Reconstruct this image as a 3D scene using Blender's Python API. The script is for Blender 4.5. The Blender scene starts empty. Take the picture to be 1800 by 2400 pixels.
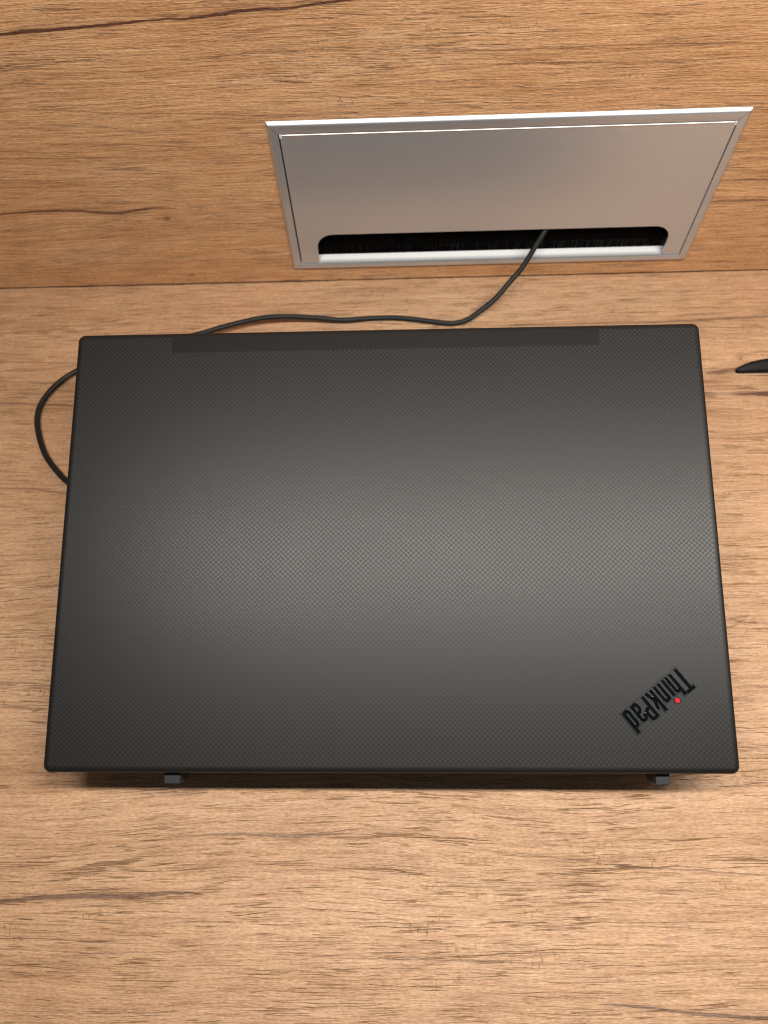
import bpy, bmesh, math, random
from mathutils import Matrix, Vector

random.seed(7)
S = bpy.context.scene
COL = S.collection

# ------------------------------------------------------------------ camera
cam_d = bpy.data.cameras.new('camera')
cam = bpy.data.objects.new('camera', cam_d)
COL.objects.link(cam)
S.camera = cam
cam_d.sensor_fit = 'VERTICAL'
cam_d.sensor_height = 36.0
cam_d.sensor_width = 27.0
cam_d.lens = 36.0 * 1720 / 2400
cam_d.clip_start = 0.01
cam_d.clip_end = 50
R_CAM = (Matrix.Rotation(0.0648, 4, 'Z') @ Matrix.Rotation(math.pi / 2 - 1.1212, 4, 'X')
         @ Matrix.Rotation(-0.0739, 4, 'Z'))
cam.matrix_world = Matrix.Translation((0, -0.4211, 0.4472)) @ R_CAM
cam_d.dof.use_dof = True
cam_d.dof.focus_distance = 0.405
cam_d.dof.aperture_fstop = 8.0

# ------------------------------------------------------------------ room light
world = bpy.data.worlds.new('World')
S.world = world
world.use_nodes = True
bg = world.node_tree.nodes['Background']
bg.inputs['Color'].default_value = (0.78, 0.91, 1.0, 1)
bg.inputs['Strength'].default_value = 0.07

# long LED tube under the shelf above the desk
ld = bpy.data.lights.new('shelf_lamp', 'AREA')
ld.shape = 'RECTANGLE'
ld.size = 0.92
ld.size_y = 0.025
ld.energy = 6.25
ld.color = (1.0, 0.945, 0.875)
lo = bpy.data.objects.new('shelf_lamp', ld)
COL.objects.link(lo)
lo.location = (0.170, -0.322, 0.55)

vs = S.view_settings
vs.view_transform = 'Standard'
vs.look = 'None'
vs.exposure = 0.0
vs.gamma = 1.0
vs.use_curve_mapping = False
S.render.engine = 'CYCLES'
S.cycles.filter_width = 1.15
S.cycles.max_bounces = 5
S.cycles.diffuse_bounces = 3
S.cycles.glossy_bounces = 3
S.cycles.transmission_bounces = 0
S.cycles.caustics_reflective = False


# ------------------------------------------------------------------ helpers
def tag(o, label=None, cat=None, group=None, kind=None):
    if label: o['label'] = label
    if cat: o['category'] = cat
    if group: o['group'] = group
    if kind: o['kind'] = kind
    return o


def empty(name, mw=None):
    o = bpy.data.objects.new(name, None)
    o.empty_display_size = 0.02
    COL.objects.link(o)
    if mw is not None: o.matrix_world = mw
    return o


def mesh_obj(name, verts, faces, mat, parent=None, smooth=False, uv=None, sharp=None):
    me = bpy.data.meshes.new(name)
    me.from_pydata([tuple(v) for v in verts], [], [tuple(f) for f in faces])
    if uv:
        l = me.uv_layers.new(name='UVMap')
        for lp in me.loops:
            l.data[lp.index].uv = uv(me.vertices[lp.vertex_index].co)
    bm = bmesh.new(); bm.from_mesh(me)
    bmesh.ops.recalc_face_normals(bm, faces=bm.faces)
    bm.to_mesh(me); bm.free()
    if smooth:
        for p in me.polygons: p.use_smooth = True
        if sharp is not None:
            me.set_sharp_from_angle(angle=math.radians(sharp))
    if mat: me.materials.append(mat)
    o = bpy.data.objects.new(name, me)
    COL.objects.link(o)
    if parent: o.parent = parent
    return o


def box_vf(x0, x1, y0, y1, z0, z1, base=0):
    v = [(x0, y0, z0), (x1, y0, z0), (x1, y1, z0), (x0, y1, z0),
         (x0, y0, z1), (x1, y0, z1), (x1, y1, z1), (x0, y1, z1)]
    f = [(0, 3, 2, 1), (4, 5, 6, 7), (0, 1, 5, 4), (1, 2, 6, 5), (2, 3, 7, 6), (3, 0, 4, 7)]
    return v, [tuple(i + base for i in q) for q in f]


def bevel_obj(o, w, seg=2, ang=30):
    bm = bmesh.new(); bm.from_mesh(o.data)
    es = [e for e in bm.edges if len(e.link_faces) == 2 and e.calc_face_angle(0) > math.radians(ang)]
    bmesh.ops.bevel(bm, geom=es, offset=w, segments=seg, profile=0.5, affect='EDGES', clamp_overlap=True)
    bm.to_mesh(o.data); bm.free()
    return o


def ring_loft(rings, close_start=True, close_end=True):
    n = len(rings[0]); v = []; f = []
    for r in rings: v += r
    for k in range(len(rings) - 1):
        for i in range(n):
            j = (i + 1) % n
            f.append((k * n + i, k * n + j, (k + 1) * n + j, (k + 1) * n + i))
    if close_start: f.append(tuple(range(n))[::-1])
    if close_end: f.append(tuple((len(rings) - 1) * n + i for i in range(n)))
    return v, f


def catmull(pts, sub):
    out = []
    P = [Vector(p) for p in pts]
    P = [P[0] * 2 - P[1]] + P + [P[-1] * 2 - P[-2]]
    for i in range(1, len(P) - 2):
        p0, p1, p2, p3 = P[i - 1:i + 3]
        for s in range(sub):
            t = s / sub
            out.append(0.5 * ((2 * p1) + (p2 - p0) * t + (2 * p0 - 5 * p1 + 4 * p2 - p3) * t * t
                              + (3 * p1 - p0 - 3 * p2 + p3) * t ** 3))
    out.append(P[-2])
    return out


def tube(pts, r, n=14):
    rings = []
    up = Vector((0, 0, 1)); prev = None
    for i, p in enumerate(pts):
        t = (pts[min(i + 1, len(pts) - 1)] - pts[max(i - 1, 0)]).normalized()
        if prev is None:
            a = t.cross(up)
            if a.length < 1e-4: a = t.cross(Vector((1, 0, 0)))
            a.normalize()
        else:
            a = (prev - t * prev.dot(t)).normalized()
        prev = a
        b = t.cross(a)
        rings.append([tuple(p + a * (r * math.cos(2 * math.pi * k / n)) + b * (r * math.sin(2 * math.pi * k / n)))
                      for k in range(n)])
    return ring_loft(rings)


# ------------------------------------------------------------------ node helpers
class NT:
    def __init__(self, name):
        self.m = bpy.data.materials.new(name)
        self.m.use_nodes = True
        self.t = self.m.node_tree
        self.n = self.t.nodes
        self.b = self.n['Principled BSDF']

    def put(self, sock, v):
        if v is None: return
        if hasattr(v, 'is_output'):
            self.t.links.new(v, sock)
        else:
            sock.default_value = v

    def math(self, op, a, b=None, c=None, clamp=False):
        x = self.n.new('ShaderNodeMath'); x.operation = op; x.use_clamp = clamp
        self.put(x.inputs[0], a); self.put(x.inputs[1], b); self.put(x.inputs[2], c)
        return x.outputs[0]

    def smooth(self, v, a, b, lo=0.0, hi=1.0):
        x = self.n.new('ShaderNodeMapRange'); x.interpolation_type = 'SMOOTHSTEP'
        self.put(x.inputs['Value'], v)
        x.inputs['From Min'].default_value = a; x.inputs['From Max'].default_value = b
        x.inputs['To Min'].default_value = lo; x.inputs['To Max'].default_value = hi
        return x.outputs[0]

    def vec(self, x, y, z=0.0):
        c = self.n.new('ShaderNodeCombineXYZ')
        self.put(c.inputs[0], x); self.put(c.inputs[1], y); self.put(c.inputs[2], z)
        return c.outputs[0]

    def noise(self, v, scale=1.0, detail=2.0, rough=0.5, dist=0.0):
        x = self.n.new('ShaderNodeTexNoise')
        self.put(x.inputs['Vector'], v)
        x.inputs['Scale'].default_value = scale; x.inputs['Detail'].default_value = detail
        x.inputs['Roughness'].default_value = rough; x.inputs['Distortion'].default_value = dist
        return x.outputs['Fac']

    def scaled(self, u, v, su, sv, ou=0.0, ov=0.0):
        return self.vec(self.math('MULTIPLY_ADD', u, su, ou), self.math('MULTIPLY_ADD', v, sv, ov), 0.0)

    def ramp(self, f, stops, interp='LINEAR'):
        x = self.n.new('ShaderNodeValToRGB')
        cr = x.color_ramp; cr.interpolation = interp
        while len(cr.elements) < len(stops): cr.elements.new(0.5)
        for e, (p, c) in zip(cr.elements, stops):
            e.position = p
        for e, (p, c) in zip(cr.elements, stops):
            e.color = (*c, 1) if len(c) == 3 else c
        self.put(x.inputs[0], f)
        return x.outputs[0]

    def mix(self, f, a, b, mode='MIX'):
        x = self.n.new('ShaderNodeMix'); x.data_type = 'RGBA'; x.blend_type = mode
        self.put(x.inputs[0], f)
        self.put(x.inputs[6], a if hasattr(a, 'is_output') else (*a, 1))
        self.put(x.inputs[7], b if hasattr(b, 'is_output') else (*b, 1))
        return x.outputs[2]

    def bump(self, h, strength, dist, normal=None):
        x = self.n.new('ShaderNodeBump')
        x.inputs['Strength'].default_value = strength
        x.inputs['Distance'].default_value = dist
        self.put(x.inputs['Height'], h)
        if normal: self.put(x.inputs['Normal'], normal)
        return x.outputs[0]

    def set(self, **k):
        for a, v in k.items():
            self.put(self.b.inputs[a.replace('_', ' ')], v)
        return self.m


def plain(name, col, rough, metal=0.0, spec=0.5):
    t = NT(name)
    # slight unevenness so that no surface is perfectly uniform
    tc = t.n.new('ShaderNodeTexCoord').outputs['Object']
    n = t.noise(tc, 180.0, 4, 0.6)
    r = t.math('MULTIPLY_ADD', n, 0.16, rough - 0.08)
    c = t.mix(t.noise(tc, 60.0, 3), tuple(x * 0.85 for x in col), tuple(x * 1.15 for x in col))
    t.set(Base_Color=c, Roughness=r, Metallic=metal)
    t.b.inputs['Specular IOR Level'].default_value = spec
    return t.m


# ------------------------------------------------------------------ wood decor (grain runs along U, metres)
WALL_CRACKS = [
   ([(-0.2231, 0.19895, 0.00081), (-0.2095, 0.19991, 0.00104), (-0.1787, 0.20121, 0.0008), (-0.1481, 0.20295, 0.00068), (-0.1296, 0.20394, 0.00045), (-0.1103, 0.20443, 0.00078), (-0.0931, 0.20611, 0.001), (-0.0776, 0.20737, 0.00077), (-0.0586, 0.20763, 0.00066), (-0.0392, 0.20973, 0.00065), (-0.0241, 0.21086, 0.00054), (-0.0068, 0.2118, 0.00032)], 0.95),
   ([(-0.2994, 0.07401, 0.00076), (-0.2866, 0.07473, 0.00056), (-0.2525, 0.07624, 0.00093), (-0.2309, 0.07551, 0.00075), (-0.2069, 0.0728, 0.00132), (-0.193, 0.07385, 0.00094), (-0.1771, 0.07634, 0.00074), (-0.1592, 0.07574, 0.00019)], 0.80),
   ([(-0.0743, 0.16709, 0.00013), (-0.0618, 0.16561, 0.00053), (-0.0511, 0.16499, 0.00013)], 0.60),
   ([(-0.2514, 0.15409, 0.00014), (-0.1963, 0.15168, 0.00035), (-0.1758, 0.1487, 0.00028), (-0.1396, 0.14807, 0.00036), (-0.0967, 0.14548, 0.00029), (-0.0116, 0.14379, 0.00014)], 0.45),
   ([(-0.2692, 0.12001, 0.0004), (-0.2297, 0.11901, 0.0004), (-0.1946, 0.11816, 0.00032), (-0.1687, 0.11761, 0.00016)], 0.40),
   ([(-0.173, 0.1273, 0.00015), (-0.1538, 0.1254, 0.00039), (-0.1242, 0.12315, 0.00016)], 0.50),
   ([(0.2196, 0.08644, 0.00026), (0.2314, 0.08639, 0.0007), (0.2513, 0.08607, 0.0007), (0.2658, 0.08593, 0.00053)], 0.60),
   ([(0.2204, 0.06851, 0.00028), (0.241, 0.06893, 0.00056), (0.2735, 0.06893, 0.00056)], 0.50),
   ([(0.0412, 0.18079, 0.00012), (0.0899, 0.18113, 0.00037), (0.1381, 0.18146, 0.00037), (0.2107, 0.18001, 0.00024)], 0.40),
   ([(-0.0082, 0.16725, 0.00013), (0.0667, 0.17247, 0.00032), (0.141, 0.17126, 0.00038), (0.2188, 0.17241, 0.00025)], 0.40),
   ([(-0.1704, 0.00895, 0.00023), (-0.1646, 0.01016, 0.00093), (-0.1628, 0.00681, 0.00023)], 0.60),
]
DESK_CRACKS_AND_SHADE = [
   ([(-0.2339, -0.4392, 0.00072), (-0.2246, -0.43859, 0.00072), (-0.2057, -0.43695, 0.00114), (-0.1828, -0.43593, 0.00124), (-0.1532, -0.43616, 0.00134), (-0.1356, -0.43494, 0.00114), (-0.1229, -0.43453, 0.00062), (-0.114, -0.43475, 0.0001)], 0.75),
   ([(-0.1392, -0.40681, 0.00011), (-0.1132, -0.40557, 0.00044), (-0.1, -0.40517, 0.00077), (-0.0804, -0.40567, 0.00066), (-0.0636, -0.40604, 0.00098), (-0.0478, -0.4051, 0.00066), (-0.0296, -0.40494, 0.00011)], 0.55),
   ([(-0.0189, -0.46516, 0.00019), (0.0218, -0.46597, 0.00029), (0.0576, -0.46678, 0.00028), (0.091, -0.46786, 9e-05)], 0.50),
   ([(0.0947, -0.4849, 0.00018), (0.1145, -0.48593, 0.00063), (0.1372, -0.48821, 0.00063), (0.16, -0.48975, 0.00098), (0.1821, -0.49075, 0.0008)], 0.75),
   ([(0.0494, -0.41444, 0.00011), (0.0993, -0.41984, 0.00026), (0.1241, -0.42219, 0.00042), (0.161, -0.42446, 0.00031), (0.1969, -0.42645, 0.00021)], 0.50),
   ([(-0.1337, -0.44912, 0.0001), (-0.1151, -0.44818, 0.00035), (-0.0899, -0.44877, 0.0001)], 0.50),
   ([(0.0518, -0.04851, 0.00021), (0.0944, -0.04916, 0.00062), (0.1428, -0.04866, 0.00062), (0.175, -0.04917, 0.00072), (0.204, -0.04837, 0.00102), (0.2266, -0.0482, 0.00102), (0.2396, -0.04693, 0.00103), (0.2848, -0.04537, 0.00103)], 0.50),
   ([(0.2142, -0.1143, 0.00012), (0.2384, -0.11526, 0.00035), (0.2534, -0.11599, 0.00120), (0.2624, -0.11621, 0.00230), (0.2745, -0.11613, 0.00293)], 0.85, (0.055, 0.016, 0.008)),  # shadow of something out of frame, painted in as a dark streak
   ([(-0.3093, -0.1104, 0.00076), (-0.2995, -0.11101, 0.00076), (-0.2789, -0.11225, 0.00057), (-0.2474, -0.1145, 0.00057), (-0.2152, -0.11638, 0.00038)], 0.60),
   ([(-0.2923, -0.18232, 0.00051), (-0.283, -0.18283, 0.00051), (-0.2573, -0.18398, 0.00051), (-0.2374, -0.18736, 0.0005), (-0.2094, -0.1892, 0.00033)], 0.50),
   ([(-0.3183, -0.07223, 0.00041), (-0.3082, -0.0729, 0.0004), (-0.2489, -0.07646, 0.0004), (-0.2082, -0.07872, 0.0002)], 0.45),
   ([(0.2221, -0.09683, 0.00057), (0.2331, -0.09596, 0.00171), (0.2402, -0.09461, 0.00209), (0.2473, -0.09442, 0.00152)], 0.62, (0.13, 0.048, 0.02)),  # part knot, part shadow beside the strap, painted into the wood colour
   ([(0.2165, -0.14999, 0.00017), (0.2549, -0.14942, 0.00052), (0.2696, -0.14939, 0.00052)], 0.35),
   ([(-0.1916, -0.46208, 0.0001), (-0.1616, -0.46302, 0.00039), (-0.1457, -0.46242, 0.00019)], 0.50),
]


def taper(cr):
    """Cracks and painted shadow streaks that run on past the mapped stretch die out gradually."""
    pts = list(cr[0]); wm = max(p[2] for p in pts)
    for end in (0, -1):
        p = pts[end]
        if p[2] > 0.3 * wm:
            q = pts[1] if end == 0 else pts[-2]
            sl = (p[1] - q[1]) / (p[0] - q[0]) * 0.4
            sg = -1 if end == 0 else 1
            ext = [(p[0] + sg * 0.012, p[1] + sg * 0.012 * sl, p[2] * 0.6), (p[0] + sg * 0.030, p[1] + sg * 0.030 * sl, wm * 0.03)]
            pts = ext[::-1] + pts if end == 0 else pts + ext
    return (pts,) + tuple(cr[1:])


WALL_CRACKS = [taper(c) for c in WALL_CRACKS]
DESK_CRACKS_AND_SHADE = [taper(c) for c in DESK_CRACKS_AND_SHADE]


def wood(name, marks, off, crack_col, knots=(), light=(0.585, 0.356, 0.207), mid=(0.497, 0.284, 0.152), dark=(0.365, 0.192, 0.096)):
    t = NT(name)
    uvn = t.n.new('ShaderNodeUVMap'); uvn.uv_map = 'UVMap'
    sp = t.n.new('ShaderNodeSeparateXYZ'); t.t.links.new(uvn.outputs[0], sp.inputs[0])
    u0, v0 = sp.outputs[0], sp.outputs[1]
    ou, ov = off
    # lines of the grain wander
    w1 = t.math('MULTIPLY_ADD', t.noise(t.scaled(u0, v0, 5.0, 11.0, ou, ov), 1, 1), 0.016, -0.008)
    w2 = t.math('MULTIPLY_ADD', t.noise(t.scaled(u0, v0, 70.0, 130.0, ou, ov), 1, 1), 0.0012, -0.0006)
    v = t.math('ADD', t.math('ADD', v0, w1), w2)
    u = u0
    A = t.noise(t.scaled(u, v, 3.5, 30.0, ou, ov), 1, 2, 0.55)
    B = t.noise(t.scaled(u, v, 7.0, 210.0, ov, ou), 1, 3, 0.68)
    Cc = t.noise(t.scaled(u, v, 34.0, 60.0, ov + 3, ou), 1, 3, 0.6)
    tone = t.math('ADD', t.math('ADD', t.math('MULTIPLY', A, 0.32), t.math('MULTIPLY', B, 0.44)),
                  t.math('MULTIPLY', Cc, 0.24))
    col = t.ramp(tone, [(0.30, dark), (0.44, mid), (0.55, light), (0.72, tuple(min(1, c * 1.16) for c in light))])
    # hue drifts between pinkish and yellowish board tones
    col = t.mix(t.smooth(Cc, 0.40, 0.7, 0.0, 0.25), col, (0.57, 0.325, 0.140))
    # fine fibres
    F = t.noise(t.scaled(u, v, 32.0, 560.0, ou + 4, ov), 1, 3, 0.78)
    col = t.mix(1.0, col, t.ramp(F, [(0.30, (0.66, 0.56, 0.49)), (0.40, (0.85, 0.80, 0.75)), (0.47, (0.98, 0.97, 0.96)), (0.58, (1.05, 1.06, 1.07)), (0.72, (1.22, 1.25, 1.30))]), 'MULTIPLY')
    # fine grit of the embossed surface
    G = t.noise(t.scaled(u0, v0, 330.0, 1000.0, ou + 14, ov), 1, 1, 0.6)
    col = t.mix(1.0, col, t.ramp(G, [(0.25, (0.80, 0.77, 0.74)), (0.5, (1.0, 1.0, 1.0)), (0.75, (1.16, 1.17, 1.19))]), 'MULTIPLY')
    # patches where the surface is torn and open
    patch = t.smooth(t.noise(t.scaled(u, v, 8.0, 34.0, ou + 11, ov + 5), 1, 3, 0.6), 0.42, 0.68)
    # thin long lines: contours of strongly drawn-out noise, present here and there
    P1 = t.noise(t.scaled(u, v, 8.0, 300.0, ou + 1, ov + 7), 1, 2, 0.55)
    pres = t.smooth(t.noise(t.scaled(u, v, 34.0, 150.0, ou + 21, ov + 17), 1, 1), 0.42, 0.62)
    pres = t.math('MULTIPLY', pres, t.math('MULTIPLY_ADD', patch, 0.65, 0.35))
    d1 = t.math('ABSOLUTE', t.math('SUBTRACT', P1, 0.5))
    wid = t.math('MULTIPLY_ADD', pres, 0.023, 0.003)
    pores = t.math('MULTIPLY', t.math('SUBTRACT', 1.0, t.math('DIVIDE', d1, wid), clamp=True), t.math('MULTIPLY', pres, 1.5, clamp=True))
    pores = t.math('MULTIPLY', pores, 1.4, clamp=True)
    q1 = t.math('MULTIPLY_ADD', d1, -0.5, -0.0)
    P2 = t.noise(t.scaled(u, v, 36.0, 900.0, ou + 8, ov + 1), 1, 2, 0.6)
    q2 = t.math('SUBTRACT', P2, t.math('MULTIPLY_ADD', patch, -0.110, 0.690))
    pores2 = t.math('DIVIDE', q2, 0.05, clamp=True)
    # short cross checks inside torn patches
    X1 = t.noise(t.scaled(u, v, 520.0, 210.0, ov + 2, ou + 6), 1, 2, 0.6)
    patch2 = t.smooth(Cc, 0.50, 0.64)
    checks = t.math('MULTIPLY', t.math('DIVIDE', t.math('SUBTRACT', X1, 0.58), 0.07, clamp=True),
                    t.math('MULTIPLY', patch2, patch))
    lines = t.math('MAXIMUM', pores, t.math('MULTIPLY', pores2, 0.6))
    # highlight of the embossed edge, painted pale beside each torn line
    edge_glint = t.math('SUBTRACT', t.math('DIVIDE', t.math('ADD', t.math('MAXIMUM', q1, q2), 0.045), 0.05, clamp=True), lines, clamp=True)
    edge_glint = t.math('MULTIPLY', edge_glint, patch)
    col = t.mix(t.math('MULTIPLY', edge_glint, 0.58), col, (0.74, 0.48, 0.28))
    col = t.mix(t.math('MULTIPLY', lines, 0.43), col, (0.17, 0.070, 0.026))
    col = t.mix(t.math('MULTIPLY', checks, 0.35), col, (0.26, 0.12, 0.05))
    # the long open cracks, and on the desk two painted shadow streaks
    if marks:
        jit = t.math('MULTIPLY_ADD', t.noise(t.scaled(u0, v0, 120.0, 60.0, ou, ov), 1, 3, 0.7), 0.0014, -0.0007)
        edge = t.math('ADD', t.math('MULTIPLY', F, 0.6), t.math('MULTIPLY', P2, 0.4))
    for cr_ in marks:
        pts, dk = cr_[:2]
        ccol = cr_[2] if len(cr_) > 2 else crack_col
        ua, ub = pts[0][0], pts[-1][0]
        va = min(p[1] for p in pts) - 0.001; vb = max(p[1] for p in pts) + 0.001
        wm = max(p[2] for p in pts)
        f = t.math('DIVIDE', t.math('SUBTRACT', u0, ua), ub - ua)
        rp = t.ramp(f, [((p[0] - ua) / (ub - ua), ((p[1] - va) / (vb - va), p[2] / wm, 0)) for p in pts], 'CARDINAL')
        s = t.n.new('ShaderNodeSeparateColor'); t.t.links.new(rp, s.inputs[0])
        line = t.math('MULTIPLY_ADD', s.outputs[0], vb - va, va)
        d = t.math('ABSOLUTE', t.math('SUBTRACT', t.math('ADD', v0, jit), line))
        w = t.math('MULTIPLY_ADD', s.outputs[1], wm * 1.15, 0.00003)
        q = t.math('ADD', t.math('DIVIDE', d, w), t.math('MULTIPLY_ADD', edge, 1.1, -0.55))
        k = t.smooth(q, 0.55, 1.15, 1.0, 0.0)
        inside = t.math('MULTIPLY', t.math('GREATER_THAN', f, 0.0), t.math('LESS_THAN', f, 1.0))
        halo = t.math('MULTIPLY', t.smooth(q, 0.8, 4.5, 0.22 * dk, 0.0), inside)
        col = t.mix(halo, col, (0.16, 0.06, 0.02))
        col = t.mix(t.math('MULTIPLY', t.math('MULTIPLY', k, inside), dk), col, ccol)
    for (ku, kv, kr) in knots:
        du = t.math('MULTIPLY', t.math('SUBTRACT', u0, ku), 0.8)
        dv = t.math('SUBTRACT', v0, kv)
        d = t.math('SQRT', t.math('ADD', t.math('MULTIPLY', du, du), t.math('MULTIPLY', dv, dv)))
        d = t.math('ADD', d, t.math('MULTIPLY_ADD', t.noise(t.scaled(u0, v0, 500, 500), 1, 2), 0.003, -0.0015))
        col = t.mix(t.smooth(d, 0.0, kr, 0.75, 0.0), col, (0.12, 0.045, 0.018))
        ringk = t.math('MULTIPLY', t.smooth(d, kr, kr * 3, 0.35, 0.0), t.math('MULTIPLY_ADD', t.math('SINE', t.math('MULTIPLY', d, 3500)), 0.5, 0.5))
        col = t.mix(ringk, col, (0.20, 0.085, 0.03))
    h = t.math('ADD', t.math('MULTIPLY', lines, -0.55), t.math('MULTIPLY', F, 1.0))
    h = t.math('ADD', h, t.math('MULTIPLY', checks, -0.5))
    h = t.math('ADD', h, t.math('MULTIPLY', G, 0.22))
    nb = t.bump(h, 1.0, 0.00095)
    rough = t.math('ADD', t.math('MULTIPLY_ADD', F, 0.12, 0.40), t.math('MULTIPLY', lines, 0.15))
    t.set(Base_Color=col, Roughness=rough, Normal=nb)
    t.b.inputs['Specular IOR Level'].default_value = 0.65
    return t.m


def strips(marks, knots, lo, hi):
    """Bands of V; each band's material only carries the cracks that cross it (the grain itself is continuous)."""
    iv = []
    for c in marks:
        m_ = max(p[2] for p in c[0]) * 6 + 0.0012
        iv.append([min(p[1] for p in c[0]) - m_, max(p[1] for p in c[0]) + m_, [c], []])
    for k in knots:
        iv.append([k[1] - k[2] * 3.6, k[1] + k[2] * 3.6, [], [k]])
    iv.sort(key=lambda a: a[0])
    mg = []
    for a in iv:
        if mg and a[0] < mg[-1][1]:
            mg[-1][1] = max(mg[-1][1], a[1]); mg[-1][2] += a[2]; mg[-1][3] += a[3]
        else:
            mg.append(a)
    out = []; p = lo
    for a in mg:
        if a[0] > p: out.append((p, a[0], [], []))
        out.append((max(a[0], p), min(a[1], hi), a[2], a[3])); p = a[1]
    if p < hi: out.append((p, hi, [], []))
    return out


TONES = {'back_panel': dict(light=(0.665, 0.372, 0.185), mid=(0.555, 0.292, 0.136), dark=(0.41, 0.194, 0.083))}
KNOTS_WALL = [(-0.1684, 0.0665, 0.0032)]
KNOTS_DESK = [(0.2493, -0.0848, 0.0022)]
OFF_WALL, OFF_DESK = (3.7, 8.1), (12.3, 1.9)
CC_WALL, CC_DESK = (0.085, 0.026, 0.012), (0.115, 0.058, 0.036)

# ------------------------------------------------------------------ metals and plastics
def brushed(name, col, rough, axis='U', smudge=True):
    t = NT(name)
    tc = t.n.new('ShaderNodeTexCoord').outputs['Object']
    sp = t.n.new('ShaderNodeSeparateXYZ'); t.t.links.new(tc, sp.inputs[0])
    x, z = sp.outputs[0], sp.outputs[2]
    br = t.noise(t.vec(t.math('MULTIPLY', x, 9), t.math('MULTIPLY', z, 1400), 0), 1, 3, 0.7)
    r = t.math('MULTIPLY_ADD', br, 0.14, rough - 0.07)
    c = t.mix(br, tuple(a * 0.86 for a in col), tuple(min(1, a * 1.12) for a in col))
    if smudge:
        sm = t.smooth(t.noise(t.vec(t.math('MULTIPLY', x, 22), t.math('MULTIPLY', z, 30), 4.2), 1, 4, 0.65, 0.8), 0.60, 0.74)
        r = t.math('ADD', r, t.math('MULTIPLY', sm, 0.12))
        c = t.mix(t.math('MULTIPLY', sm, 0.22), c, (0.80, 0.79, 0.78))
        sc = t.noise(t.vec(t.math('ADD', t.math('MULTIPLY', x, 300), t.math('MULTIPLY', z, 210)),
                           t.math('ADD', t.math('MULTIPLY', x, -18), t.math('MULTIPLY', z, 26)), 0), 1, 2, 0.5)
        scm = t.math('MULTIPLY', t.smooth(sc, 0.78, 0.82), 0.5)
        c = t.mix(scm, c, (0.9, 0.88, 0.86))
        r = t.math('ADD', r, t.math('MULTIPLY', scm, 0.15))
    t.set(Base_Color=c, Roughness=r, Metallic=0.72, Anisotropic=0.35,
          Normal=t.bump(br, 0.10, 0.00004))
    return t.m


M_ALU = brushed('brushed_aluminium', (0.61, 0.645, 0.69), 0.40)
M_FRAME = brushed('aluminium_frame', (0.57, 0.60, 0.635), 0.39, smudge=False)
M_LEDGE = NT('anodised_ledge').set(Base_Color=(0.50, 0.508, 0.517, 1), Roughness=0.56, Metallic=0.7)
M_STEEL = plain('polished_rod', (0.75, 0.75, 0.75), 0.42, 1.0)
M_PIN = plain('hinge_plastic', (0.62, 0.62, 0.60), 0.4)
M_TRAY = plain('black_tray', (0.008, 0.008, 0.008), 0.7)
M_BRISTLE = plain('black_bristle', (0.004, 0.0035, 0.003), 0.75, 0, 0.08)
M_CABLE = plain('cable_rubber', (0.010, 0.011, 0.011), 0.5, 0, 0.35)
M_STAND = plain('stand_plastic', (0.020, 0.023, 0.026), 0.5)
M_BASE = plain('laptop_black', (0.012, 0.012, 0.013), 0.5)
M_STRAP = plain('strap_black', (0.005, 0.005, 0.0055), 0.55, 0, 0.2)
M_BADGE = plain('badge_metal', (0.020, 0.023, 0.025), 0.36, 0.0, 0.32)
M_EDGE = plain('badge_letter_edge', (0.70, 0.71, 0.71), 0.30, 1.0)
M_LETTER = plain('badge_letter', (0.002, 0.003, 0.004), 0.16, 0, 0.25)
M_RED = NT('red_lamp')
M_RED.set(Base_Color=(0.75, 0.012, 0.015, 1), Roughness=0.7)
M_RED.b.inputs['Specular IOR Level'].default_value = 0.1
M_RED.b.inputs['Emission Color'].default_value = (1.0, 0.022, 0.025, 1)
M_RED.b.inputs['Emission Strength'].default_value = 0.40
M_RED = M_RED.m

LW, LD = 0.3642, 0.2457           # laptop footprint
CELL = 0.001385


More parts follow.
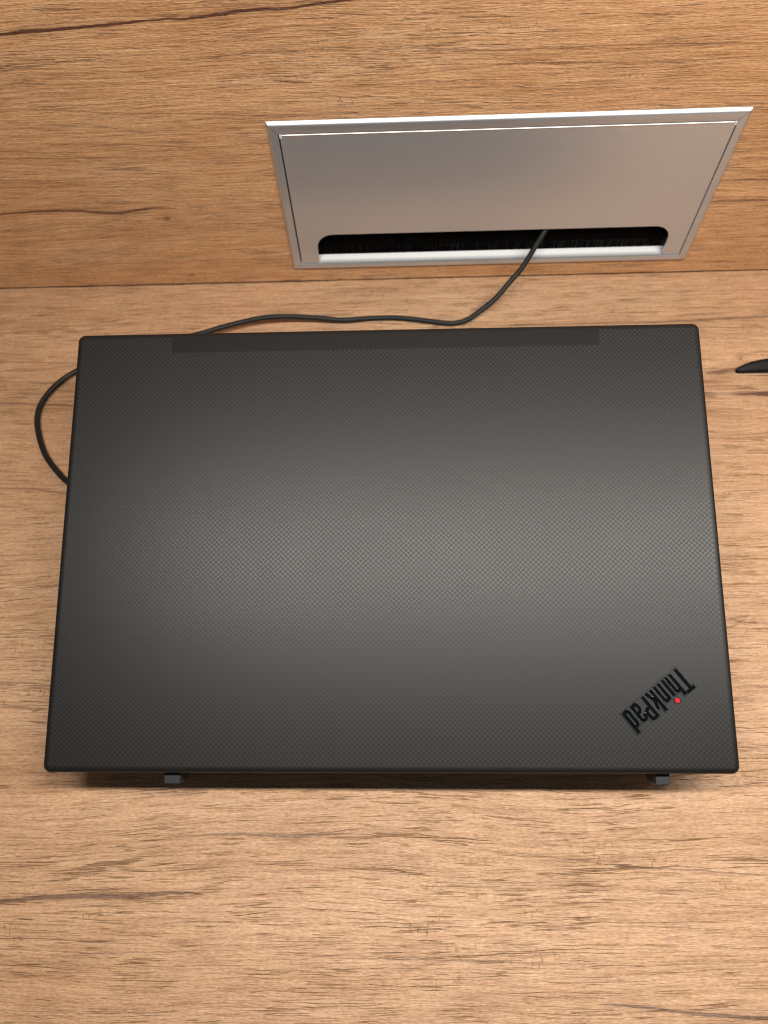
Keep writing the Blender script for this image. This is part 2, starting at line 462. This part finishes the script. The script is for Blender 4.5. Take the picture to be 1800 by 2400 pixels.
def carbon():
    t = NT('carbon_weave_lid')
    uvn = t.n.new('ShaderNodeUVMap'); uvn.uv_map = 'UVMap'
    sp = t.n.new('ShaderNodeSeparateXYZ'); t.t.links.new(uvn.outputs[0], sp.inputs[0])
    u, v = sp.outputs[0], sp.outputs[1]
    cu = t.math('DIVIDE', u, CELL); cv = t.math('DIVIDE', v, CELL)
    fu = t.math('FLOOR', cu); fv = t.math('FLOOR', cv)
    par = t.math('MODULO', t.math('ADD', t.math('ADD', fu, fv), 4000.0), 2.0)
    # weave area: a plain margin runs round the edge
    m = t.math('MULTIPLY',
               t.math('LESS_THAN', t.math('ABSOLUTE', u), LW / 2 - 0.0034),
               t.math('LESS_THAN', t.math('ABSOLUTE', t.math('SUBTRACT', v, LD / 2)), LD / 2 - 0.0021))
    lu = t.math('SUBTRACT', t.math('FRACT', cu), 0.5)
    lv = t.math('SUBTRACT', t.math('FRACT', cv), 0.5)
    # threads bulge across their own width
    su = t.math('MULTIPLY', lu, lu); sv = t.math('MULTIPLY', lv, lv)
    mxa = t.math('MULTIPLY_ADD', su, -1.0, 0.25); mxb = t.math('MULTIPLY_ADD', sv, -1.0, 0.25)
    hgt = t.math('ADD', t.math('MULTIPLY', mxa, par), t.math('MULTIPLY', mxb, t.math('SUBTRACT', 1.0, par)))
    hgt = t.math('MULTIPLY', hgt, m)
    cellr = t.n.new('ShaderNodeTexWhiteNoise'); cellr.noise_dimensions = '2D'
    t.put(cellr.inputs['Vector'], t.vec(fu, fv))
    pm = t.math('MULTIPLY', par, m)
    big = t.noise(t.scaled(u, v, 14, 18), 1, 4, 0.6, 0.6)
    rough = t.math('ADD', t.math('MULTIPLY_ADD', big, 0.05, 0.375), t.math('MULTIPLY', pm, 0.095))
    rough = t.math('ADD', rough, t.math('MULTIPLY', cellr.outputs['Value'], 0.012))
    rough = t.math('ADD', rough, t.math('MULTIPLY_ADD', m, -0.06, 0.06))
    c = t.mix(pm, (0.0085, 0.0083, 0.0081), (0.0110, 0.0108, 0.0106))
    # dust specks
    vo = t.n.new('ShaderNodeTexVoronoi'); vo.feature = 'F1'
    t.put(vo.inputs['Vector'], t.scaled(u, v, 62, 62)); vo.inputs['Scale'].default_value = 1.0
    vs_ = t.n.new('ShaderNodeSeparateColor'); t.t.links.new(vo.outputs['Color'], vs_.inputs[0])
    speck = t.math('MULTIPLY', t.math('LESS_THAN', vo.outputs['Distance'], t.math('MULTIPLY', vs_.outputs[1], 0.020)),
                   t.math('GREATER_THAN', vs_.outputs[0], 0.72))
    c = t.mix(t.math('MULTIPLY', speck, 0.7), c, (0.5, 0.48, 0.45))
    tg = t.n.new('ShaderNodeTangent'); tg.direction_type = 'UV_MAP'; tg.uv_map = 'UVMap'
    t.put(t.b.inputs['Tangent'], tg.outputs[0])
    t.set(Base_Color=c, Roughness=rough, Anisotropic=t.math('MULTIPLY', m, 0.10),
          Anisotropic_Rotation=t.math('MULTIPLY', pm, 0.25),
          Normal=t.bump(hgt, 0.18, 0.00010))
    t.put(t.b.inputs['Specular IOR Level'], t.math('MULTIPLY_ADD', m, 0.10, 0.33))
    return t.m


M_CARBON = carbon()
_t = NT('antenna_plain')
M_PLAINLID = _t.set(Base_Color=(0.0075, 0.0074, 0.0073, 1), Roughness=0.40)
_t.b.inputs['Specular IOR Level'].default_value = 0.38

# ------------------------------------------------------------------ desk and back panel
uv_xy = lambda c: (c.x, c.y)
uv_xz = lambda c: (c.x, c.z)
GX0, GX1, GZ0, GZ1 = -0.0838, 0.2190, 0.0148, 0.1408          # grommet outer edge
HX0, HX1, HZ0, HZ1 = GX0 + 0.004, GX1 - 0.004, GZ0 + 0.004, GZ1 - 0.004


def board(name, x0, x1, lo, hi, thick, to3, uvf, marks, knots, off, ccol, hole=None):
    st_ = strips(marks, knots, lo, hi)
    tones = TONES.get(name, {})
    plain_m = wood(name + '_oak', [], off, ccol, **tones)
    mats = [plain_m]; vals = [lo]; mi = []
    cuts = {lo, hi} | {b for a, b, c, k in st_ if b < hi}
    if hole: cuts |= {hole[2], hole[3]}
    cuts = sorted(cuts)
    xs = [x0, x1] if not hole else [x0, hole[0], hole[1], x1]
    nx = len(xs); nz = len(cuts)
    v = [to3(x, c, d) for d in (0.0, thick) for c in cuts for x in xs]
    f = []; fm = []
    cache = {}
    for r in range(nz - 1):
        m_ = (cuts[r] + cuts[r + 1]) / 2
        a_, b_, cr, kn = next(q for q in st_ if q[0] <= m_ <= q[1])
        if cr or kn:
            if a_ not in cache:
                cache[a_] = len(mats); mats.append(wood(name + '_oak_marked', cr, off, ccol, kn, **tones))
            idx = cache[a_]
        else:
            idx = 0
        for c in range(nx - 1):
            if hole and c == 1 and hole[2] <= m_ <= hole[3]: continue
            i0 = r * nx + c
            f.append((i0, i0 + 1, i0 + nx + 1, i0 + nx)); fm.append(idx)
            i0 += nx * nz
            f.append((i0, i0 + 1, i0 + nx + 1, i0 + nx)); fm.append(0)
    N = nx * nz

    def wallq(a, b):
        f.append((a, b, b + N, a + N)); fm.append(0)
    for c in range(nx - 1):
        wallq(c, c + 1); wallq((nz - 1) * nx + c, (nz - 1) * nx + c + 1)
    for r in range(nz - 1):
        wallq(r * nx, r * nx + nx); wallq(r * nx + nx - 1, r * nx + 2 * nx - 1)
        if hole and hole[2] <= (cuts[r] + cuts[r + 1]) / 2 <= hole[3]:
            wallq(r * nx + 1, r * nx + nx + 1); wallq(r * nx + 2, r * nx + nx + 2)
    if hole:
        for z in hole[2:]:
            r = cuts.index(z); wallq(r * nx + 1, r * nx + 2)
    o = mesh_obj(name, v, f, None, uv=uvf)
    for m_ in mats: o.data.materials.append(m_)
    for p, k in zip(o.data.polygons, fm): p.material_index = k
    return o


# the desk stops a hair short of the panel, which runs down behind it
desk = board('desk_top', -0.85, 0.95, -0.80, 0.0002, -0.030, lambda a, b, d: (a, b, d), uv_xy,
             DESK_CRACKS_AND_SHADE, KNOTS_DESK, OFF_DESK, CC_DESK)
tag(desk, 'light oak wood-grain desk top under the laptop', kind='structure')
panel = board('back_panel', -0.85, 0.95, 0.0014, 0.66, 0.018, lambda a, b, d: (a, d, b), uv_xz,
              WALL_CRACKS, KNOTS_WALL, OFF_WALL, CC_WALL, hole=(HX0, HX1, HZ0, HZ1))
v, f = box_vf(-0.85, 0.95, 0.0003, 0.040, -0.030, -0.010)  # dark box added below the seam gap so it shows as a shadow line
mesh_obj('seam_shade_box', v, f, plain('seam_shade_dark', (0.10, 0.055, 0.03), 0.8), desk)
tag(panel, 'upright oak wood-grain back panel behind the desk', kind='structure')

# ------------------------------------------------------------------ cable grommet
gr = empty('cable_grommet', Matrix.Translation((0, 0, 0)))
tag(gr, 'brushed aluminium cable flap set into the oak back panel', 'grommet')
FW = {'t': 0.0080, 'b': 0.0060, 'l': 0.0067, 'r': 0.0065}
# profile: fraction of bar width, distance in front of panel
prof = [(0.0, 0.0012), (0.0, -0.0002), (0.05, -0.0007), (0.14, -0.0014), (0.22, -0.0019), (0.29, -0.0021), (0.33, -0.0021),
        (0.93, -0.0021), (0.98, -0.0019), (1.0, -0.0015), (1.0, 0.0160)]


def frame_pt(corner, q, d):
    cx = GX0 + FW['l'] * q if 'l' in corner else GX1 - FW['r'] * q
    cz = GZ0 + FW['b'] * q if 'b' in corner else GZ1 - FW['t'] * q
    return (cx, d, cz)


for a, b in (('lt', 'rt'), ('lb', 'rb'), ('lb', 'lt'), ('rb', 'rt')):
    v = []; f = []
    for q, d in prof:
        p0 = Vector(frame_pt(a, q, d)); p1 = Vector(frame_pt(b, q, d))
        e = (p1 - p0).normalized() * 0.00012
        v += [tuple(p0 + e), tuple(p1 - e)]
    for i in range(len(prof) - 1):
        f.append((2 * i, 2 * i + 1, 2 * i + 3, 2 * i + 2))
    mesh_obj('frame_bar', v, f, M_FRAME, gr, smooth=True, sharp=35)

# flap with the cable slot cut into its lower edge
fx0, fx1, fz0, fz1 = -0.0761, 0.2119, 0.0216, 0.1310
sx0, sx1, sz1, sr = -0.0624, 0.1988, 0.0492, 0.0125
outl = [(fx0, fz0), (sx0 - 0.0004, fz0), (sx0, sz1 - sr)]
for k in range(1, 9):
    a = math.pi - k * math.pi / 16
    outl.append((sx0 + sr + sr * math.cos(a), sz1 - sr + sr * math.sin(a)))
for k in range(0, 9):
    a = math.pi / 2 - k * math.pi / 16
    outl.append((sx1 - sr + sr * math.cos(a), sz1 - sr + sr * math.sin(a)))
outl += [(sx1 + 0.0004, fz0), (fx1, fz0), (fx1, fz1), (fx0, fz1)]
n = len(outl)
v = [(x, -0.0017, z) for x, z in outl] + [(x, 0.0006, z) for x, z in outl]
f = [tuple(range(n)), tuple(range(2 * n - 1, n - 1, -1))] + [(i, (i + 1) % n, n + (i + 1) % n, n + i) for i in range(n)]
flap = mesh_obj('flap', v, f, M_ALU, gr)
bevel_obj(flap, 0.00025, 2, 50)
# hinge rod along the top of the flap
pts = [Vector((fx0 + 0.0008, -0.0010, fz1 + 0.0003)), Vector((fx1 - 0.0008, -0.0010, fz1 + 0.0003))]
v, f = tube(pts, 0.00095, 16)
mesh_obj('hinge_rod', v, f, M_STEEL, flap, smooth=True, sharp=60)
for x in (fx0 - 0.0003, fx1 - 0.0013):
    v, f = box_vf(x, x + 0.0018, -0.0023, 0.0005, fz1 - 0.0012, fz1 + 0.0016)
    o = mesh_obj('hinge_pin', v, f, M_PIN, flap)
    bevel_obj(o, 0.0003, 2)

# sloped ledge under the slot
lv = [(-0.0010, 0.0208), (0.0000, 0.0211), (0.0012, 0.0217), (0.0025, 0.0226), (0.0036, 0.0237), (0.0042, 0.0242),
      (0.0047, 0.0239), (0.0047, 0.0190), (-0.0010, 0.0190)]
v = []; f = []
for x in (GX0 + FW['l'] + 0.0002, GX1 - FW['r'] - 0.0002):
    v += [(x, y, z) for y, z in lv]
k = len(lv)
f = [(i, (i + 1) % k, k + (i + 1) % k, k + i) for i in range(k)] + [tuple(range(k)), tuple(range(2 * k - 1, k - 1, -1))]
mesh_obj('ledge', v, f, M_LEDGE, gr, smooth=True, sharp=40)

# dark recess behind the flap
tx0, tx1, tz0, tz1 = GX0 + 0.0062, GX1 - 0.0062, GZ0 + 0.0052, GZ1 - 0.0075
v, f = box_vf(tx0, tx1, 0.0165, 0.065, tz0, tz1)
f.pop(2)
mesh_obj('recess_box', v, f, M_TRAY, gr)

# brush strip: dark bristles rising behind the ledge
rnd = random.Random(3)
v = []; f = []
x = tx0 + 0.003
while x < tx1 - 0.003:
    y = 0.0062 + rnd.uniform(0, 0.0020); zt = 0.060 + rnd.uniform(-0.003, 0.003)
    dx = rnd.uniform(-0.0006, 0.0006); dy = rnd.uniform(0.0, 0.0012); r = rnd.uniform(0.00016, 0.00028)
    b = len(v)
    for (xx, yy, zz) in ((x, y, 0.0195), (x + dx, y + dy, zt)):
        v += [(xx - r, yy, zz), (xx, yy - r, zz), (xx + r, yy, zz), (xx, yy + r, zz)]
    f += [(b + i, b + (i + 1) % 4, b + 4 + (i + 1) % 4, b + 4 + i) for i in range(4)] + [(b + 4, b + 5, b + 6, b + 7)]
    x += rnd.uniform(0.00022, 0.00042)
br = mesh_obj('brush_bristles', v, f, M_BRISTLE, gr)
br['kind'] = 'stuff'

# ------------------------------------------------------------------ laptop
R_LAP = (Matrix.Rotation(-0.0082, 4, 'Z') @ Matrix.Rotation(-0.0055, 4, 'Y') @ Matrix.Rotation(0.2528, 4, 'X'))
M_LAP = Matrix.Translation((-0.0121, -0.3770, 0.045)) @ R_LAP
lap = empty('laptop', M_LAP)
tag(lap, 'closed black laptop with woven carbon lid on a stand', 'laptop')


def rrect(inset, r, z, seg=8, w=LW, d=LD):
    x0, x1, y0, y1 = -w / 2 + inset, w / 2 - inset, inset - 0.0013, d + 0.0013 - inset
    r = max(r - inset, 0.0006); out = []
    for cx, cy, a0 in ((x1 - r, y0 + r, -90), (x1 - r, y1 - r, 0), (x0 + r, y1 - r, 90), (x0 + r, y0 + r, 180)):
        for k in range(seg + 1):
            a = math.radians(a0 + 90 * k / seg)
            out.append((cx + r * math.cos(a), cy + r * math.sin(a), z))
    return out


CR = 0.0042
rings = [rrect(0.0006, CR, -0.0060), rrect(0.0001, CR, -0.0056), rrect(0.0, CR, -0.0048), rrect(0.0, CR, -0.0024),
         rrect(0.00012, CR, -0.0017), rrect(0.0004, CR, -0.0011), rrect(0.0009, CR, -0.00058),
         rrect(0.0016, CR, -0.00022), rrect(0.0024, CR, -0.00005), rrect(0.0031, CR, 0.0), rrect(0.0036, CR, 0.0)]
v, f = ring_loft(rings)
lid = mesh_obj('lid', v, f, M_CARBON, lap, smooth=True, uv=uv_xy)
# base: set back slightly under the lid, chamfered towards the bottom
rings = [rrect(0.0075, CR, -0.0175), rrect(0.0050, CR, -0.0172), rrect(0.0026, CR, -0.0155), rrect(0.0009, CR, -0.0120), rrect(0.0007, CR, -0.0068),
         rrect(0.0012, CR, -0.0064)]
v, f = ring_loft(rings)
mesh_obj('base', v, f, M_BASE, lap, smooth=True, sharp=40)
# plain antenna strip at the far edge of the lid
ax0, ax1, ay0, ay1 = -0.1249, 0.1243, 0.2342, 0.2437
v, f = box_vf(ax0, ax1, ay0, ay1, -0.0002, 0.00006)
tag(mesh_obj('antenna_strip', v, f, M_PLAINLID, lap), 'smooth plain strip along the far edge of the lid')

# ------------------------------------------------------------------ logo badge
T_O = Vector((0.1532, 0.0523, 0.0))
T_X = Vector((-0.788, -0.616, 0)).normalized()
T_Y = Vector((0.616, -0.788, 0)).normalized()
T_Z = Vector((0, 0, 1))


def txt(p, z):
    return tuple(T_O + T_X * (p[0] * 0.001) + T_Y * (p[1] * 0.001) + T_Z * z)


pl = [(-0.5, -0.7), (38.8, -0.7), (38.8, 13.7), (35.4, 13.7), (35.4, 10.8), (28.9, 10.7), (28.8, 11.6), (28.0, 13.0),
      (26.8, 13.6), (22.5, 13.6), (22.5, 10.9), (20.1, 10.9), (20.1, 13.9), (17.3, 13.9), (17.3, 10.9), (12.9, 10.9)]
for k in range(0, 13):
    a = math.radians(-35 + 250 * k / 12)
    pl.append((10.85 + 2.0 * math.cos(a), 12.84 + 2.0 * math.sin(a)))
pl += [(9.1, 10.9), (6.7, 10.9), (6.7, 14.2), (-1.9, 14.2), (-1.9, 11.6), (-0.5, 11.4)]
n = len(pl)


def inset_poly(p, d):
    out = []
    m_ = len(p)
    for i in range(m_):
        a, b, c = Vector(p[i - 1]), Vector(p[i]), Vector(p[(i + 1) % m_])
        e1 = (b - a).normalized(); e2 = (c - b).normalized()
        n1 = Vector((-e1.y, e1.x)); n2 = Vector((-e2.y, e2.x))
        k = (n1 + n2); k = k / max(0.35, (1 + n1.dot(n2)))
        out.append(tuple(b + k * d))
    return out


badge_rim = plain('badge_rim', (0.012, 0.012, 0.013), 0.3)
pi_ = inset_poly(pl, 0.55)
pj_ = inset_poly(pl, 0.66)
v = [txt(p, -0.0001) for p in pl] + [txt(p, 0.00030) for p in inset_poly(pl, 0.06)] + [txt(p, 0.00030) for p in pi_] + [txt(p, 0.00018) for p in pj_]
f = []
for k in range(3):
    f += [(k * n + i, k * n + (i + 1) % n, (k + 1) * n + (i + 1) % n, (k + 1) * n + i) for i in range(n)]
f.append(tuple(3 * n + i for i in range(n)))
badge = mesh_obj('logo_badge', v, f, badge_rim, lap)
tag(badge, 'raised dark ThinkPad badge with a red dot, set at an angle on the lid corner')
badge.data.materials.append(M_BADGE)
for p in badge.data.polygons:
    if p.index >= 2 * n: p.material_index = 1
badge['label'] = 'raised dark metal name badge with a red dot, set askew on the lid'

LET = {
    'T': [[(1.2, 0), (1.2, 12.3)], [(-1.2, 12.85), (4.5, 12.85)]],
    'h': [[(5.3, 0), (5.3, 13.4)], [(5.5, 8.2), (5.9, 9.1), (6.6, 9.6), (7.3, 9.5), (7.8, 9.0), (8.0, 8.0), (8.0, 0)]],
    'i': [[(10.3, 0), (10.3, 10.3)]],
    'n': [[(13.2, 0), (13.2, 10.2)], [(13.4, 8.2), (13.8, 9.1), (14.5, 9.6), (15.2, 9.5), (15.7, 9.0), (15.9, 8.0), (15.9, 0)]],
    'k': [[(18.6, 0), (18.6, 13.2)], [(18.8, 4.2), (20.0, 5.6), (21.7, 10.2)], [(19.9, 5.6), (21.6, 0)]],
    'P': [[(24.0, 0), (24.0, 13.0)], [(24.2, 12.2), (26.0, 12.2), (26.8, 11.8), (27.2, 10.8), (27.2, 7.8), (26.8, 6.8), (26.0, 6.4), (24.2, 6.4)]],
    'a': [[(29.0, 7.0), (29.0, 8.5), (29.5, 9.4), (30.4, 9.7), (31.3, 9.4), (31.8, 8.5), (31.8, 0)],
          [(31.8, 5.6), (30.4, 5.2), (29.4, 4.5), (29.0, 3.6), (29.0, 1.8), (29.4, 0.9), (30.2, 0.65), (31.0, 1.0), (31.7, 1.9)]],
    'd': [[(37.2, 0), (37.2, 13.0)], [(37.1, 8.6), (36.4, 9.4), (35.6, 9.5), (34.9, 9.0), (34.6, 8.0), (34.6, 2.0), (34.9, 1.1), (35.6, 0.6), (36.4, 0.7), (37.1, 1.5)]],
}


def stroke(poly, w, z0, z1, v, f):
    def side(pts, d):
        out = []
        for i, p in enumerate(pts):
            a = Vector(pts[max(i - 1, 0)]); b = Vector(p); c = Vector(pts[min(i + 1, len(pts) - 1)])
            e1 = (b - a) if i else (c - b); e2 = (c - b) if i < len(pts) - 1 else (b - a)
            e1.normalize(); e2.normalize()
            n1 = Vector((-e1.y, e1.x)); n2 = Vector((-e2.y, e2.x))
            k = (n1 + n2) / max(0.6, 1 + n1.dot(n2))
            out.append((b.x + k.x * d, b.y + k.y * d))
        return out
    b = len(v); m_ = len(poly); ch = 0.16
    L0, R0 = side(poly, w / 2), side(poly, -w / 2)
    p2 = [list(p) for p in poly]
    d0 = (Vector(poly[1]) - Vector(poly[0])).normalized() * ch
    d1 = (Vector(poly[-2]) - Vector(poly[-1])).normalized() * ch
    p2[0] = [poly[0][0] + d0.x, poly[0][1] + d0.y]; p2[-1] = [poly[-1][0] + d1.x, poly[-1][1] + d1.y]
    L1, R1 = side(p2, w / 2 - ch), side(p2, -(w / 2 - ch))
    lo_ = L0 + R0[::-1]; hi_ = L1 + R1[::-1]
    q = len(lo_)
    v += [txt(p, z0) for p in lo_] + [txt(p, z1) for p in hi_]
    f += [(b + i, b + (i + 1) % q, b + q + (i + 1) % q, b + q + i) for i in range(q)]
    for i in range(m_ - 1):
        f.append((b + q + i, b + q + i + 1, b + q + (q - 2 - i), b + q + (q - 1 - i)))


for ch_, strokes in LET.items():
    v = []; f = []
    for k, s in enumerate(strokes):
        stroke(s, 2.10, 0.00010, 0.00052 - 0.00002 * k, v, f)
    o = mesh_obj('letter', v, f, M_LETTER, badge)
    o.data.materials.append(M_EDGE)
    for p in o.data.polygons:
        if p.normal.z < 0.95: p.material_index = 1
rings = []
for rr, zz in ((1.15, 0.00015), (1.12, 0.00042), (0.9, 0.00047), (0.4, 0.00049)):
    rings.append([txt((10.85 + rr * math.cos(2 * math.pi * k / 24), 12.84 + rr * math.sin(2 * math.pi * k / 24)), zz) for k in range(24)])
v, f = ring_loft(rings)
mesh_obj('red_dot', v, f, M_RED, badge, smooth=True)

# ------------------------------------------------------------------ laptop stand
st = empty('laptop_stand', Matrix.Translation((0, -0.30, 0)))
tag(st, 'dark grey stand holding up the laptop, two hooked arms at its front', 'stand')
inv = st.matrix_world.inverted()


def lap_to_stand(p):
    return tuple(inv @ (M_LAP @ Vector(p)))


# side profile (y, z) in the laptop's own frame, J-hook at the front
LZ = -0.0175
J = [(-0.0012, LZ - 0.0002), (-0.0012, -0.0082), (-0.0078, -0.0082), (-0.0080, -0.0200), (-0.0072, -0.0240),
     (-0.0050, -0.0268), (-0.0015, -0.0282), (0.0040, -0.0285), (0.200, -0.0285), (0.204, -0.0270), (0.204, LZ - 0.0002)]
for xa, xb in ((-0.1189, -0.1105), (0.1411, 0.1484)):
    v = [lap_to_stand((xa, y, z)) for y, z in J] + [lap_to_stand((xb, y, z)) for y, z in J]
    n = len(J)
    f = [tuple(range(n)), tuple(range(2 * n - 1, n - 1, -1))] + [(i, (i + 1) % n, n + (i + 1) % n, n + i) for i in range(n)]
    o = mesh_obj('arm', v, f, M_STAND, st)
    bevel_obj(o, 0.0004, 2, 40)
    # foot bar on the desk and the strut carrying the arm
    xm = (M_LAP @ Vector(((xa + xb) / 2, 0.1, 0))).x
    y0, y1 = -0.345 + 0.30, -0.150 + 0.30
    v, f = box_vf(xm - 0.005, xm + 0.005, y0, y1, 0.0, 0.009)
    o = mesh_obj('foot_bar', v, f, M_STAND, st); bevel_obj(o, 0.001, 2)
    for yl, ys in ((0.045, y0 + 0.012), (0.185, y1 - 0.012)):
        top = Vector(lap_to_stand(((xa + xb) / 2, yl, -0.027)))
        v, f = tube([Vector((xm, ys, 0.006)), top], 0.004, 12)
        mesh_obj('strut', v, f, M_STAND, st, smooth=True, sharp=50)
xl = (M_LAP @ Vector((-0.1147, 0.1, 0))).x; xr = (M_LAP @ Vector((0.1447, 0.1, 0))).x
for y in (y0 + 0.025, y1 - 0.030):
    v, f = tube([Vector((xl, y, 0.0048)), Vector((xr, y, 0.0048))], 0.0040, 12)
    mesh_obj('cross_bar', v, f, M_STAND, st, smooth=True, sharp=50)

# ------------------------------------------------------------------ power cable
path = [(0.1130, 0.0300, 0.0520), (0.1105, 0.0130, 0.0500), (0.1078, 0.0030, 0.0458), (0.1018, -0.0038, 0.038), (0.0923, -0.0136, 0.025), (0.0824, -0.0218, 0.017),
        (0.0718, -0.0311, 0.010), (0.061, -0.0385, 0.006), (0.0505, -0.045, 0.0032), (0.0397, -0.0474, 0.0022),
        (0.0293, -0.0463, 0.0021), (0.0114, -0.0429, 0.0021), (-0.0064, -0.0407, 0.0021), (-0.0241, -0.0408, 0.0023),
        (-0.0454, -0.0433, 0.004), (-0.0664, -0.0431, 0.007), (-0.0873, -0.0438, 0.010), (-0.1048, -0.0458, 0.0115),
        (-0.1223, -0.0494, 0.011), (-0.1396, -0.0543, 0.0105), (-0.1532, -0.0587, 0.010), (-0.185, -0.066, 0.008), (-0.218, -0.074, 0.0055),
        (-0.2449, -0.0871, 0.0045), (-0.2584, -0.0995, 0.0040), (-0.2658, -0.1138, 0.0035), (-0.2664, -0.1279, 0.0032),
        (-0.2616, -0.1436, 0.0030), (-0.2535, -0.1593, 0.0030), (-0.2423, -0.1726, 0.0030), (-0.2332, -0.1809, 0.0028),
        (-0.216, -0.193, 0.0024), (-0.190, -0.205, 0.0022), (-0.160, -0.212, 0.0021)]
v, f = tube(catmull(path, 8), 0.0020, 16)
o = mesh_obj('power_cable', v, f, M_CABLE, smooth=True, sharp=60)
tag(o, 'thin black cable running from the aluminium flap round behind the laptop', 'cable')

# ------------------------------------------------------------------ black strap end at the right edge
secs = [  # x, y low, y high, z top
    (0.2432, -0.0970, -0.0960, 0.0022), (0.2436, -0.0977, -0.0950, 0.0032), (0.2452, -0.0982, -0.0938, 0.0042), (0.2490, -0.0984, -0.0924, 0.0050),
    (0.2540, -0.0985, -0.0905, 0.0060), (0.2620, -0.0986, -0.0889, 0.0066), (0.2720, -0.0986, -0.0875, 0.0070),
    (0.2900, -0.0984, -0.0868, 0.0066), (0.3200, -0.0980, -0.0850, 0.0066), (0.3560, -0.0978, -0.0845, 0.0066), (0.3595, -0.0970, -0.0853, 0.0058), (0.3610, -0.0950, -0.0872, 0.0040)]
rings = []
for x, ya, yb, zt in secs:
    h = zt
    w = yb - ya
    pr = [(0.05, 0.0), (0.0, 0.18), (0.0, 0.45), (0.06, 0.62), (0.22, 0.74), (0.44, 0.83), (0.50, 0.90), (0.58, 0.97),
          (0.72, 1.0), (0.88, 0.92), (0.97, 0.72), (1.0, 0.40), (0.97, 0.0)]
    rings.append([(x, ya + w * a, h * b) for a, b in pr])
v, f = ring_loft(rings)
o = mesh_obj('strap_end', v, f, M_STRAP, smooth=True, sharp=70)
tag(o, 'black rounded strap end lying on the desk at the right edge', 'strap')
